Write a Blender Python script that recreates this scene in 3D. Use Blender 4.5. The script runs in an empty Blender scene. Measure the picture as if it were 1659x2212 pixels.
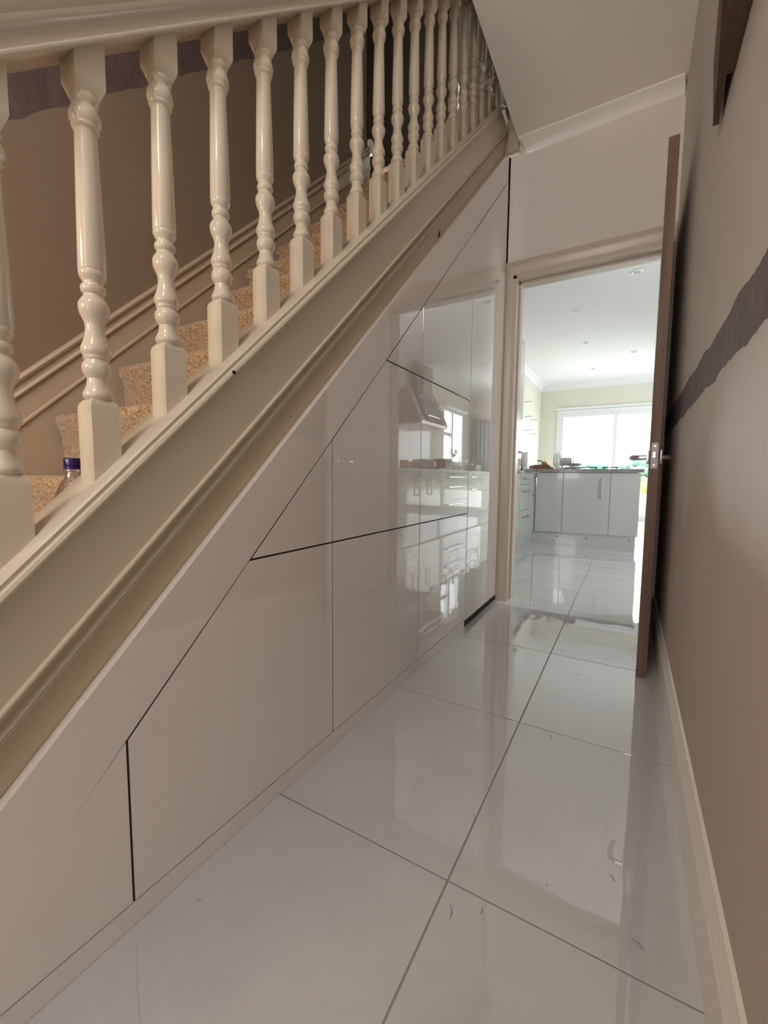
import bpy, bmesh, math, random
from mathutils import Vector, Matrix
random.seed(7)
S = bpy.context.scene
COL = S.collection

# ------------------------------------------------------------------ camera
F_PX, YAW, PITCH, ROLL = 910.79, 0.52536, -0.084895, 0.0088632
def cam_axes():
    cy, sy = math.cos(YAW), math.sin(YAW)
    f = Vector((-sy*math.cos(PITCH), cy*math.cos(PITCH), math.sin(PITCH)))
    r = Vector((cy, sy, 0)); u = r.cross(f)
    c, s = math.cos(ROLL), math.sin(ROLL)
    return c*r + s*u, -s*r + c*u, f
R_, U_, F_ = cam_axes()
cd = bpy.data.cameras.new('camera'); cam = bpy.data.objects.new('camera', cd); COL.objects.link(cam)
cd.sensor_fit = 'HORIZONTAL'; cd.sensor_width = 36; cd.lens = F_PX/1659*36
cd.clip_start = 0.02; cd.clip_end = 500
cam.matrix_world = Matrix(((R_.x, U_.x, -F_.x, 0), (R_.y, U_.y, -F_.y, 0), (R_.z, U_.z, -F_.z, 0.75), (0, 0, 0, 1)))
S.camera = cam

# ------------------------------------------------------------------ world, lights, exposure
w = bpy.data.worlds.new('sky'); S.world = w; w.use_nodes = True
bg = w.node_tree.nodes['Background']; bg.inputs[0].default_value = (0.97, 0.98, 1, 1); bg.inputs[1].default_value = 14.5
S.view_settings.view_transform = 'Standard'; S.view_settings.look = 'None'
S.view_settings.exposure = -0.06; S.view_settings.gamma = 1; S.view_settings.use_curve_mapping = False
S.cycles.max_bounces = 12; S.cycles.diffuse_bounces = 6; S.cycles.glossy_bounces = 6
S.cycles.sample_clamp_indirect = 6; S.cycles.caustics_reflective = False; S.cycles.caustics_refractive = False

def area(name, loc, rot, sx, sy, power, color, portal=False):
    l = bpy.data.lights.new(name, 'AREA'); l.shape = 'RECTANGLE'; l.size = sx; l.size_y = sy
    l.energy = power; l.color = color
    o = bpy.data.objects.new(name, l); COL.objects.link(o); o.location = loc; o.rotation_euler = rot
    if portal: l.cycles.is_portal = True
    return o
PI = math.pi
area('portal_patio', (-0.26, 8.80, 1.0), (-PI/2, 0, 0), 2.0, 2.0, 1, (1, 1, 1), True)
area('portal_side', (1.72, 7.65, 1.5), (0, PI/2, 0), 0.95, 1.1, 1, (1, 1, 1), True)
# added light: an unseen kitchen opening, and a lamp standing for front door daylight
area('portal_added_opening', (1.72, 3.5, 1.5), (0, PI/2, 0), 0.62, 0.98, 1, (1, 1, 1), True)  # portal of the opening added to brighten the peninsula fronts
area('front_daylight_fill', (-0.55, -1.50, 1.45), (PI/2+0.28, 0, 0), 1.2, 1.5, 23, (1, 0.965, 0.945))  # unseen lamp added behind the camera
# unseen point light added behind the camera to lift the ceiling and walls
lp_ = bpy.data.lights.new('hall_fill_high', 'POINT'); lp_.energy = 19; lp_.color = (1, 0.955, 0.91); lp_.shadow_soft_size = 0.14
lq_ = bpy.data.objects.new('hall_fill_high', lp_); COL.objects.link(lq_); lq_.location = (-0.38, -0.50, 2.08)
# unseen lamp added to warm the bottom of the flight
lw = bpy.data.lights.new('stair_foot_fill', 'AREA'); lw.shape = 'DISK'; lw.size = 0.3; lw.energy = 8; lw.color = (1, 0.80, 0.58)
lo = bpy.data.objects.new('stair_foot_fill', lw); COL.objects.link(lo); lo.location = (-1.1, -0.75, 1.25)
lo.rotation_euler = Vector((0.0, 1.3, -0.45)).to_track_quat('-Z', 'Y').to_euler()
# bulb added in the unseen upstairs room to give pale slits between the balusters
lu = bpy.data.lights.new('upstairs_slit_light', 'POINT'); lu.energy = 14; lu.color = (0.95, 1, 0.9); lu.shadow_soft_size = 0.08
lb = bpy.data.objects.new('upstairs_slit_light', lu); COL.objects.link(lb); lb.location = (-0.9, 4.5, 4.5)

# ------------------------------------------------------------------ materials
def mat(name, color, rough=0.5, metal=0.0, ior=1.5, coat=0.0, trans=0.0, noise=None, bump=None, spec=0.5):
    """noise=(scale, amount) varies the colour; bump=(scale, distance) gives fine relief"""
    m = bpy.data.materials.new(name); m.use_nodes = True
    nt = m.node_tree; b = nt.nodes['Principled BSDF']
    b.inputs['Base Color'].default_value = (*color, 1); b.inputs['Roughness'].default_value = rough
    b.inputs['Metallic'].default_value = metal; b.inputs['IOR'].default_value = ior
    b.inputs['Coat Weight'].default_value = coat; b.inputs['Coat Roughness'].default_value = 0.01
    b.inputs['Transmission Weight'].default_value = trans; b.inputs['Specular IOR Level'].default_value = spec
    tc = nt.nodes.new('ShaderNodeTexCoord')
    if noise:
        n = nt.nodes.new('ShaderNodeTexNoise'); n.inputs['Scale'].default_value = noise[0]; n.inputs['Detail'].default_value = 4
        nt.links.new(tc.outputs['Object'], n.inputs['Vector'])
        mx = nt.nodes.new('ShaderNodeMix'); mx.data_type = 'RGBA'
        a = noise[1]
        mx.inputs[6].default_value = (*[c*(1-a) for c in color], 1); mx.inputs[7].default_value = (*[min(1, c*(1+a)) for c in color], 1)
        nt.links.new(n.outputs['Fac'], mx.inputs[0]); nt.links.new(mx.outputs[2], b.inputs['Base Color'])
    if bump:
        n2 = nt.nodes.new('ShaderNodeTexNoise'); n2.inputs['Scale'].default_value = bump[0]; n2.inputs['Detail'].default_value = 3
        nt.links.new(tc.outputs['Object'], n2.inputs['Vector'])
        bp = nt.nodes.new('ShaderNodeBump'); bp.inputs['Distance'].default_value = bump[1]; bp.inputs['Strength'].default_value = 1
        nt.links.new(n2.outputs['Fac'], bp.inputs['Height']); nt.links.new(bp.outputs[0], b.inputs['Normal'])
        if coat: nt.links.new(bp.outputs[0], b.inputs['Coat Normal'])
    return m

def wall_band_mat(name, paint, band, lo, hi, slope, patch=None, rough=0.75, lower=None):
    """painted plaster with a torn-off strip: band between two heights, measured above slope*y, with ragged edges"""
    m = mat(name, paint, rough, bump=(60, 0.0006)); nt = m.node_tree; N = nt.nodes.new; L = nt.links.new
    b = nt.nodes['Principled BSDF']; tc = N('ShaderNodeTexCoord'); sp = N('ShaderNodeSeparateXYZ'); L(tc.outputs['Object'], sp.inputs[0])
    def M(op, a, c=None):
        n = N('ShaderNodeMath'); n.operation = op
        for i, v in enumerate((a, c)):
            if v is None: continue
            if isinstance(v, (int, float)): n.inputs[i].default_value = v
            else: L(v, n.inputs[i])
        return n.outputs[0]
    ns = N('ShaderNodeTexNoise'); ns.inputs['Scale'].default_value = 9; ns.inputs['Detail'].default_value = 6; L(tc.outputs['Object'], ns.inputs['Vector'])
    h = M('SUBTRACT', sp.outputs[2], M('MULTIPLY', sp.outputs[1], slope))
    h = M('ADD', h, M('MULTIPLY', M('SUBTRACT', ns.outputs['Fac'], 0.5), 0.035))
    inb = M('MULTIPLY', M('GREATER_THAN', h, lo), M('LESS_THAN', h, hi))
    st = N('ShaderNodeTexNoise'); st.inputs['Scale'].default_value = 28; st.inputs['Detail'].default_value = 5
    mp = N('ShaderNodeMapping'); mp.inputs['Scale'].default_value = (1, 1, 0.3); L(tc.outputs['Object'], mp.inputs[0]); L(mp.outputs[0], st.inputs['Vector'])
    rb = N('ShaderNodeValToRGB'); L(st.outputs['Fac'], rb.inputs[0])
    rb.color_ramp.elements[0].position = 0.35; rb.color_ramp.elements[0].color = (*[c*0.85 for c in band], 1)
    rb.color_ramp.elements[1].position = 0.74; rb.color_ramp.elements[1].color = (*[min(1, c*2.3) for c in band], 1)
    e = rb.color_ramp.elements.new(0.66); e.color = (*[c*1.12 for c in band], 1)
    pn = N('ShaderNodeTexNoise'); pn.inputs['Scale'].default_value = 3; pn.inputs['Detail'].default_value = 5; L(tc.outputs['Object'], pn.inputs['Vector'])
    pm = N('ShaderNodeMix'); pm.data_type = 'RGBA'; L(pn.outputs['Fac'], pm.inputs[0])
    pm.inputs[6].default_value = (*[c*0.93 for c in paint], 1); pm.inputs[7].default_value = (*[min(1, c*1.07) for c in paint], 1)
    base = pm.outputs[2]
    if lower:                                  # the old tan paint left below the strip
        hl = M('ADD', h, M('MULTIPLY', M('SUBTRACT', pn.outputs['Fac'], 0.5), 0.5))
        ml = N('ShaderNodeMapRange'); ml.inputs[1].default_value = 0.88; ml.inputs[2].default_value = 0.66; L(hl, ml.inputs[0])
        kl = N('ShaderNodeMix'); kl.data_type = 'RGBA'; L(ml.outputs[0], kl.inputs[0]); L(base, kl.inputs[6]); kl.inputs[7].default_value = (*lower, 1); base = kl.outputs[2]
    if patch:                                  # a pale smear of filler, (y, z, ry, rz, colour)
        py, pz, ry, rz, pc = patch
        d = M('ADD', M('POWER', M('DIVIDE', M('SUBTRACT', sp.outputs[1], py), ry), 2), M('POWER', M('DIVIDE', M('SUBTRACT', sp.outputs[2], pz), rz), 2))
        d = M('ADD', d, M('MULTIPLY', M('SUBTRACT', pn.outputs['Fac'], 0.5), 1.8))
        mr = N('ShaderNodeMapRange'); mr.inputs[1].default_value = 1.5; mr.inputs[2].default_value = 0.1; L(d, mr.inputs[0])
        k = N('ShaderNodeMix'); k.data_type = 'RGBA'; L(mr.outputs[0], k.inputs[0]); L(base, k.inputs[6]); k.inputs[7].default_value = (*pc, 1); base = k.outputs[2]
    mx = N('ShaderNodeMix'); mx.data_type = 'RGBA'; L(inb, mx.inputs[0]); L(base, mx.inputs[6]); L(rb.outputs[0], mx.inputs[7])
    L(mx.outputs[2], b.inputs['Base Color'])
    return m

def tile_mat(name, base, vein, vein_amt):
    m = mat(name, base, 0.015, ior=2.3); nt = m.node_tree; N = nt.nodes.new; L = nt.links.new
    b = nt.nodes['Principled BSDF']; g = N('ShaderNodeNewGeometry')
    v = N('ShaderNodeTexNoise'); v.inputs['Scale'].default_value = 1.6; v.inputs['Detail'].default_value = 6; v.inputs['Distortion'].default_value = 1.4
    mp = N('ShaderNodeMapping'); mp.inputs['Scale'].default_value = (0.7, 2.2, 1); L(g.outputs['Position'], mp.inputs[0]); L(mp.outputs[0], v.inputs['Vector'])
    r = N('ShaderNodeValToRGB'); L(v.outputs['Fac'], r.inputs[0]); e = r.color_ramp.elements
    e[0].position = 0.40; e[0].color = (*base, 1); e[1].position = 0.62; e[1].color = (*base, 1)
    k = e.new(0.5); k.color = (*[a*(1-vein_amt)+c*vein_amt for a, c in zip(base, vein)], 1)
    L(r.outputs[0], b.inputs['Base Color'])
    n2 = N('ShaderNodeTexNoise'); n2.inputs['Scale'].default_value = 5; n2.inputs['Detail'].default_value = 1; L(g.outputs['Position'], n2.inputs['Vector'])
    bp = N('ShaderNodeBump'); bp.inputs['Distance'].default_value = 0.0009; L(n2.outputs['Fac'], bp.inputs['Height']); L(bp.outputs[0], b.inputs['Normal'])
    return m

def wood_mat(name, c1, c2, axis, rough=0.6):
    m = mat(name, c1, rough); nt = m.node_tree; N = nt.nodes.new; L = nt.links.new; b = nt.nodes['Principled BSDF']
    tc = N('ShaderNodeTexCoord'); mp = N('ShaderNodeMapping'); sc = [60, 60, 60]; sc[axis] = 2.5; mp.inputs['Scale'].default_value = sc
    n = N('ShaderNodeTexNoise'); n.inputs['Scale'].default_value = 1; n.inputs['Detail'].default_value = 5
    L(tc.outputs['Object'], mp.inputs[0]); L(mp.outputs[0], n.inputs['Vector'])
    r = N('ShaderNodeValToRGB'); L(n.outputs['Fac'], r.inputs[0]); r.color_ramp.elements[0].position = 0.3; r.color_ramp.elements[1].position = 0.72
    r.color_ramp.elements[0].color = (*c1, 1); r.color_ramp.elements[1].color = (*c2, 1); L(r.outputs[0], b.inputs['Base Color'])
    bp = N('ShaderNodeBump'); bp.inputs['Distance'].default_value = 0.0006; L(n.outputs['Fac'], bp.inputs['Height']); L(bp.outputs[0], b.inputs['Normal'])
    return m

def carpet_mat():
    m = mat('carpet', (0.4, 0.26, 0.14), 0.95, spec=0.1); nt = m.node_tree; N = nt.nodes.new; L = nt.links.new; b = nt.nodes['Principled BSDF']
    tc = N('ShaderNodeTexCoord'); n = N('ShaderNodeTexNoise'); n.inputs['Scale'].default_value = 170; n.inputs['Detail'].default_value = 3; L(tc.outputs['Object'], n.inputs['Vector'])
    r = N('ShaderNodeValToRGB'); L(n.outputs['Fac'], r.inputs[0]); r.color_ramp.elements[0].position = 0.36; r.color_ramp.elements[1].position = 0.62
    r.color_ramp.elements[0].color = (0.21, 0.12, 0.055, 1); r.color_ramp.elements[1].color = (0.52, 0.345, 0.19, 1); L(r.outputs[0], b.inputs['Base Color'])
    bp = N('ShaderNodeBump'); bp.inputs['Distance'].default_value = 0.004; L(n.outputs['Fac'], bp.inputs['Height']); L(bp.outputs[0], b.inputs['Normal'])
    b.inputs['Sheen Weight'].default_value = 0.3
    return m

M_ = dict(
    gloss=mat('white_lacquer', (0.80, 0.745, 0.71), 0.012, ior=2.2, coat=0.8),
    gloss_k=mat('kitchen_lacquer', (0.56, 0.585, 0.57), 0.06, ior=1.6),
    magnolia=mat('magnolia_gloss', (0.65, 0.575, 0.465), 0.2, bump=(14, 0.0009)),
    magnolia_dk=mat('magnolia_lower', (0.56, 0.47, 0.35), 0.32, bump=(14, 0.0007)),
    frame=mat('frame_gloss', (0.60, 0.52, 0.44), 0.28, bump=(16, 0.0009)),
    ceil=mat('ceiling_paint', (0.90, 0.855, 0.80), 0.85, bump=(120, 0.0008)),
    wall_r=wall_band_mat('right_wall_paint', (0.535, 0.49, 0.44), (0.155, 0.125, 0.12), 0.953, 1.048, 0.0, (0.62, 0.80, 0.42, 0.15, (0.70, 0.69, 0.69)), lower=(0.44, 0.355, 0.295)),
    wall_l=wall_band_mat('stair_wall_paint', (0.235, 0.165, 0.115), (0.115, 0.075, 0.068), 1.178, 1.33, 0.965),
    wall_d=mat('door_wall_paint', (0.77, 0.72, 0.665), 0.8, noise=(3, 0.04), bump=(90, 0.0006)),
    dark_wall=mat('landing_unlit', (0.10, 0.075, 0.06), 0.8),  # near-black colour stands in for the unlit landing
    up_room=mat('upstairs_room_paint', (0.75, 0.8, 0.72), 0.8),
    kwall=mat('kitchen_cream_paint', (0.74, 0.72, 0.63), 0.75, noise=(2, 0.03)),
    kceil=mat('kitchen_ceiling_paint', (0.81, 0.82, 0.83), 0.85),
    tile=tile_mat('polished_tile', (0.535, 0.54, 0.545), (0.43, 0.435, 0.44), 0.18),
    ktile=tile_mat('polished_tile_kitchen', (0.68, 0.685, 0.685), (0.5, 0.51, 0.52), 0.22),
    grout=mat('grout', (0.26, 0.25, 0.24), 0.9),
    rail_gloss=mat('handrail_gloss', (0.66, 0.59, 0.51), 0.14, coat=0.3, bump=(22, 0.0016)),
    wstring=mat('wall_string_brown', (0.46, 0.36, 0.26), 0.3, bump=(14, 0.0008)),  # one even brown, darker than the outer string
    plate=mat('latch_steel', (0.30, 0.28, 0.30), 0.45, 0.8),
    skirt=mat('skirting_gloss', (0.70, 0.64, 0.56), 0.3, bump=(16, 0.0009)),
    oak=wood_mat('door_edge_wood', (0.115, 0.062, 0.04), (0.20, 0.115, 0.078), 2, 0.55),
    rail_wood=wood_mat('bare_timber', (0.055, 0.028, 0.016), (0.15, 0.085, 0.05), 1, 0.7),
    door=mat('door_primer', (0.78, 0.76, 0.73), 0.35),
    chrome=mat('chrome', (0.75, 0.75, 0.77), 0.16, 1.0),
    steel=mat('brushed_steel', (0.55, 0.56, 0.57), 0.3, 1.0, noise=(40, 0.08)),
    fridge=mat('silver_fridge', (0.50, 0.54, 0.57), 0.3, 0.3),
    dark=mat('gap_shade_and_marks', (0.012, 0.01, 0.009), 0.9),  # near-black for shade in gaps, also the nail hole and chip
    carpet=carpet_mat(),
    step=mat('tread_paint', (0.34, 0.24, 0.155), 0.6, noise=(20, 0.1)),
    granite=mat('granite', (0.26, 0.25, 0.25), 0.12, noise=(55, 0.75)),
    upvc=mat('white_upvc', (0.80, 0.82, 0.84), 0.3),
    rad=mat('grey_radiator', (0.27, 0.28, 0.30), 0.4),
    hood=mat('hood_metal', (0.30, 0.27, 0.26), 0.2, 0.6),
    glassdark=mat('hood_glass', (0.06, 0.055, 0.055), 0.04),
    splash=mat('splash_marble', (0.52, 0.54, 0.53), 0.08, noise=(5, 0.25)),
    plastic_w=mat('white_plastic', (0.80, 0.80, 0.79), 0.35),
    plastic_g=mat('grey_plastic', (0.50, 0.50, 0.50), 0.4),
    purple=mat('purple_cap', (0.028, 0.008, 0.12), 0.25),
    red=mat('red_plastic', (0.55, 0.03, 0.06), 0.35),
    brown=wood_mat('brown_wood', (0.16, 0.075, 0.05), (0.30, 0.16, 0.10), 0, 0.6),
    orange=mat('orange_wood', (0.55, 0.27, 0.08), 0.5),
    black=mat('black_iron', (0.02, 0.02, 0.02), 0.4),
    cloth=mat('white_cloth', (0.82, 0.82, 0.84), 0.9, bump=(60, 0.002)),
    leaf=mat('leaf_green', (0.10, 0.22, 0.07), 0.6, noise=(6, 0.5)),
    leaf_y=mat('leaf_yellow', (0.42, 0.42, 0.05), 0.6, noise=(8, 0.4)),
    hill=mat('hill_foliage', (0.085, 0.17, 0.13), 0.9, noise=(0.6, 0.6)),
    patio=mat('patio_paving', (0.48, 0.47, 0.45), 0.8, noise=(3, 0.1)),
    grass=mat('field_grass', (0.17, 0.20, 0.11), 0.9, noise=(0.3, 0.3)),
)
def glass_mat(name, tint=(1, 1, 1), mixv=0.08):
    m = bpy.data.materials.new(name); m.use_nodes = True; nt = m.node_tree; nt.nodes.clear()
    o = nt.nodes.new('ShaderNodeOutputMaterial'); t = nt.nodes.new('ShaderNodeBsdfTransparent'); g = nt.nodes.new('ShaderNodeBsdfGlossy')
    t.inputs[0].default_value = (*tint, 1); g.inputs['Roughness'].default_value = 0.02
    lw_ = nt.nodes.new('ShaderNodeLayerWeight'); lw_.inputs[0].default_value = 0.25
    mm = nt.nodes.new('ShaderNodeMath'); mm.operation = 'MULTIPLY_ADD'; mm.inputs[1].default_value = 0.5; mm.inputs[2].default_value = mixv
    nt.links.new(lw_.outputs['Fresnel'], mm.inputs[0])
    x = nt.nodes.new('ShaderNodeMixShader'); nt.links.new(mm.outputs[0], x.inputs[0]); nt.links.new(t.outputs[0], x.inputs[1]); nt.links.new(g.outputs[0], x.inputs[2])
    nt.links.new(x.outputs[0], o.inputs[0]); return m
M_['glass'] = glass_mat('window_glass', (0.97, 0.99, 0.98), 0.02)
M_['pet'] = glass_mat('clear_bottle', (0.90, 0.89, 0.94), 0.16)

# ------------------------------------------------------------------ mesh helpers
def box(bm, x0, x1, y0, y1, z0, z1, bev=0.0):
    b = bmesh.new()
    vs = [b.verts.new((x, y, z)) for x in (x0, x1) for y in (y0, y1) for z in (z0, z1)]
    for f in ((0, 1, 3, 2), (4, 6, 7, 5), (0, 4, 5, 1), (2, 3, 7, 6), (0, 2, 6, 4), (1, 5, 7, 3)):
        b.faces.new([vs[i] for i in f])
    bmesh.ops.recalc_face_normals(b, faces=b.faces)
    if bev: bmesh.ops.bevel(b, geom=list(b.edges), offset=bev, segments=2, profile=0.7, affect='EDGES')
    add(bm, b)
def add(bm, b):
    me = bpy.data.meshes.new('tmp'); b.to_mesh(me); b.free(); bm.from_mesh(me); bpy.data.meshes.remove(me)
def loft(bm, rings, cap=True, closed=True):
    """rings: lists of points of equal length"""
    V = [[bm.verts.new(p) for p in r] for r in rings]; n = len(V[0])
    for a, c in zip(V, V[1:]):
        for i in range(n if closed else n-1):
            j = (i+1) % n; bm.faces.new((a[i], a[j], c[j], c[i]))
    if cap and closed:
        bm.faces.new(V[0][::-1]); bm.faces.new(V[-1])
def prism(bm, poly, x0, x1, axis=0, bev=0.0):
    """polygon in the plane across `axis`, extruded along it. axis 0: (y,z); 1: (x,z); 2: (x,y)"""
    def P(a, b, t): return ((t, a, b), (a, t, b), (a, b, t))[axis]
    b = bmesh.new(); loft(b, [[P(p[0], p[1], x0) for p in poly], [P(p[0], p[1], x1) for p in poly]])
    bmesh.ops.recalc_face_normals(b, faces=b.faces)
    if bev: bmesh.ops.bevel(b, geom=list(b.edges), offset=bev, segments=2, profile=0.7, affect='EDGES')
    add(bm, b)
SL = 0.965                                                     # pitch of the flight
def slope_sweep(bm, poly, y0, y1, s=SL):
    """cross-section (x, height above the pitch line) drawn along the flight"""
    loft(bm, [[(x, y, ww + s*y) for x, ww in poly] for y in (y0, y1)])
def lathe(bm, prof, seg=20, c=(0, 0, 0), axis=2, cap=True):
    rings = []
    for r, t in prof:
        ring = []
        for i in range(seg):
            a = 2*PI*i/seg; p = [r*math.cos(a), r*math.sin(a)]
            v = {2: (p[0], p[1], t), 1: (p[0], t, p[1]), 0: (t, p[0], p[1])}[axis]
            ring.append((v[0]+c[0], v[1]+c[1], v[2]+c[2]))
        rings.append(ring)
    loft(bm, rings, cap)
def tube(bm, pts, r, seg=10):
    pts = [Vector(p) for p in pts]; rings = []
    rr = r if isinstance(r, (list, tuple)) else [r]*len(pts)
    up = Vector((0.13, 0.31, 0.94))
    for i, p in enumerate(pts):
        d = (pts[min(i+1, len(pts)-1)]-pts[max(i-1, 0)]).normalized()
        a = d.cross(up); a = a.normalized() if a.length > 1e-4 else d.orthogonal().normalized(); b = d.cross(a)
        rings.append([p + rr[i]*(math.cos(2*PI*k/seg)*a + math.sin(2*PI*k/seg)*b) for k in range(seg)])
    loft(bm, rings)
def blob(bm, c, r, sub=2, jit=0.12, sq=(1, 1, 1)):
    b = bmesh.new(); bmesh.ops.create_icosphere(b, subdivisions=sub, radius=1)
    for v in b.verts:
        k = 1 + random.uniform(-jit, jit); v.co = Vector((c[0]+v.co.x*r*sq[0]*k, c[1]+v.co.y*r*sq[1]*k, c[2]+v.co.z*r*sq[2]*k))
    add(bm, b)
def B(): return bmesh.new()
def obj(name, bm, m, parent=None, smooth=False, local=False):
    bmesh.ops.recalc_face_normals(bm, faces=bm.faces)
    me = bpy.data.meshes.new(name); bm.to_mesh(me); bm.free(); me.materials.append(M_[m] if isinstance(m, str) else m)
    if smooth:
        me.polygons.foreach_set('use_smooth', [True]*len(me.polygons)); me.set_sharp_from_angle(angle=math.radians(smooth if smooth > 1 else 40))
    o = bpy.data.objects.new(name, me); COL.objects.link(o)
    if parent:
        o.parent = parent
        if not local and parent.type == 'EMPTY': o.location = -parent.location
    return o
def tag(o, label=None, cat=None, group=None, kind=None):
    if label: o['label'] = label
    if cat: o['category'] = cat
    if group: o['group'] = group
    if kind: o['kind'] = kind
    return o
def thing(name, loc, label=None, cat=None, group=None, kind=None, rz=0):
    o = bpy.data.objects.new(name, None); o.empty_display_size = 0.05; COL.objects.link(o); o.location = loc; o.rotation_euler = (0, 0, rz)
    return tag(o, label, cat, group, kind)
def clone(o, parent=None, loc=None):
    c = o.copy(); COL.objects.link(c)
    if parent: c.parent = parent
    if loc is not None: c.location = loc
    for ch in list(o.children): clone(ch, c)
    return c
def bx(*a):
    b = B(); box(b, *a); return b

# ------------------------------------------------------------------ the setting
XP = -0.676                  # face of the cupboard doors
XW = 0.14                    # right hall wall
YD = 2.56                    # wall with the kitchen doorway
KX0, KX1, KY1, KZ = -1.55, 1.58, 8.68, 2.49
floor = tag(obj('floor', bx(-1.7, 1.7, -1.7, 8.80, -0.10, -0.0012), 'grout'), kind='structure')
GX, GY, TS, GAP = -0.2555, 0.690, 0.592, 0.0035
full = None
def tile(x0, x1, y0, y1, m):
    b = B(); box(b, x0, x1, y0, y1, -0.011, 0.0, 0.0012); return obj('tile', b, m, floor)
cx = [GX+TS*i for i in range(-3, 5)]; cy = [GY+TS*j for j in range(-4, 15)]
full_k = None
for j, y in enumerate(cy):
    y1 = min(y+TS, KY1)
    if y > KY1-0.05: continue
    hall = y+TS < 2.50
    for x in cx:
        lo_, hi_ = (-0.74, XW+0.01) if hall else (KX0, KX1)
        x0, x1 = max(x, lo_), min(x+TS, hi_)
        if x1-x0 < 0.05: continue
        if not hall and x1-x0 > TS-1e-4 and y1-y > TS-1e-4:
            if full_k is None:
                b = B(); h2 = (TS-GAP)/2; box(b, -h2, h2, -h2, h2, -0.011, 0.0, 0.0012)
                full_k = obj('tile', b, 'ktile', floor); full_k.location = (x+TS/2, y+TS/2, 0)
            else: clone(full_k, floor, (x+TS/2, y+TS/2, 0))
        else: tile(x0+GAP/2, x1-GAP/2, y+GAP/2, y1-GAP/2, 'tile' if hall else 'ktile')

tag(obj('wall_right', bx(XW, XW+0.10, -1.7, YD+0.02, 0, 5.0), 'wall_r'), kind='structure')
tag(obj('wall_left', bx(-1.64, -1.52, -1.7, 2.36, 0, 5.0), 'wall_l'), kind='structure')
tag(obj('wall_front', bx(-1.64, XW+0.1, -1.8, -1.7, 0, 5.0), 'wall_d'), kind='structure')
b = B()                                                         # wall with the doorway
box(b, -0.672, -0.633, YD, YD+0.10, 0, 1.92)
box(b, -0.672, XW+0.02, YD, YD+0.10, 1.92, 2.66)
box(b, 0.092, XW+0.02, YD, YD+0.10, 0, 1.92)
box(b, -1.64, -0.70, YD+0.02, YD+0.10, 0, 2.66)
tag(obj('wall_back', b, 'wall_d'), kind='structure')
tag(obj('crack_shade', bx(-0.704, -0.655, YD+0.05, YD+0.08, 0, 2.6), 'dark'), kind='structure')   # near-black box stands in for the shade behind the crack
tag(obj('ceiling', bx(-0.623, XW+0.1, -1.7, YD+0.10, 2.60, 2.70), 'ceil'), kind='structure')
tag(obj('trim_2', bx(-0.715, -0.625, 2.517, 2.559, 2.556, 2.80), 'magnolia'), kind='structure')  # trimmer end over the string
# upstairs
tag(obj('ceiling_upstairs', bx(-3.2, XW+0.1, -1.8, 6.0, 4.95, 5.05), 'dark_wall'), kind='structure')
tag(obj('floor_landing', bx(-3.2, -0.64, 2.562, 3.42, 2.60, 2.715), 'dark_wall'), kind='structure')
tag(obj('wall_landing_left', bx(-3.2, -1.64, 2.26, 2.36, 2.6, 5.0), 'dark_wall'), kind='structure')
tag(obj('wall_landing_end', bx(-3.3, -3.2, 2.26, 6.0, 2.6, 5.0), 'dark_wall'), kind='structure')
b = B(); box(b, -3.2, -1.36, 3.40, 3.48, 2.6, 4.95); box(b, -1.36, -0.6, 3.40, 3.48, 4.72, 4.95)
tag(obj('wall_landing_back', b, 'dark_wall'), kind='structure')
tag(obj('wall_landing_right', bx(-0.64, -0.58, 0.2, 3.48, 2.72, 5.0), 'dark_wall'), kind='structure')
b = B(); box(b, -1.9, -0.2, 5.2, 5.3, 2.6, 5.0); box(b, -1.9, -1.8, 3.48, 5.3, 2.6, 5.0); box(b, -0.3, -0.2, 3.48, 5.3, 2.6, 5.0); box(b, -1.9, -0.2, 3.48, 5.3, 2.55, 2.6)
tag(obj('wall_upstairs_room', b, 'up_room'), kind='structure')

# coving over the doorway wall
cvp = [(0.0, 2.600), (0.072, 2.600), (0.068, 2.592), (0.040, 2.580), (0.018, 2.563), (0.012, 2.549), (0, 2.546)]
b = B(); loft(b, [[(-0.583-0.48*a, YD-a, z) for a, z in cvp], [(0.136-0.12*a, YD-a, z) for a, z in cvp]])
tag(obj('trim_3', b, 'ceil', smooth=30), kind='structure')
# skirting board on the right wall
b = B(); prism(b, [(XW, 0.0), (0.128, 0.0), (0.128, 0.112), (0.1305, 0.116), (0.1305, 0.124), (0.127, 0.130), (0.129, 0.142), (0.134, 0.152), (0.1345, 0.160), (XW, 0.163)], -1.7, 2.50, 1)
tag(obj('baseboard_right', b, 'skirt', smooth=30), kind='structure')

# door lining, stops and architrave
dl = thing('trim_4', (-0.63, YD, 0), kind='structure')
b = B(); box(b, -0.634, -0.612, YD-0.012, YD+0.11, 0, 1.90, 0.002); box(b, 0.082, 0.098, YD-0.01, YD+0.11, 0, 1.90, 0.002); box(b, -0.634, 0.094, YD-0.012, YD+0.11, 1.880, 1.922, 0.002)
obj('lining', b, 'frame', dl)
b = B(); box(b, -0.612, -0.600, YD+0.045, YD+0.11, 0, 1.88, 0.002); box(b, -0.612, 0.078, YD+0.045, YD+0.11, 1.866, 1.88, 0.002)
obj('door_stop', b, 'frame', dl)
def arch(x0, x1): return [(x0, YD), (x0, YD-0.016), (x0+(x1-x0)*0.3, YD-0.020), (x0+(x1-x0)*0.42, YD-0.014), (x0+(x1-x0)*0.75, YD-0.012), (x1, YD-0.008), (x1, YD)]
b = B(); prism(b, arch(-0.694, -0.630), 0, 1.972, 2); obj('architrave', b, 'frame', dl, smooth=30)
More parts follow.
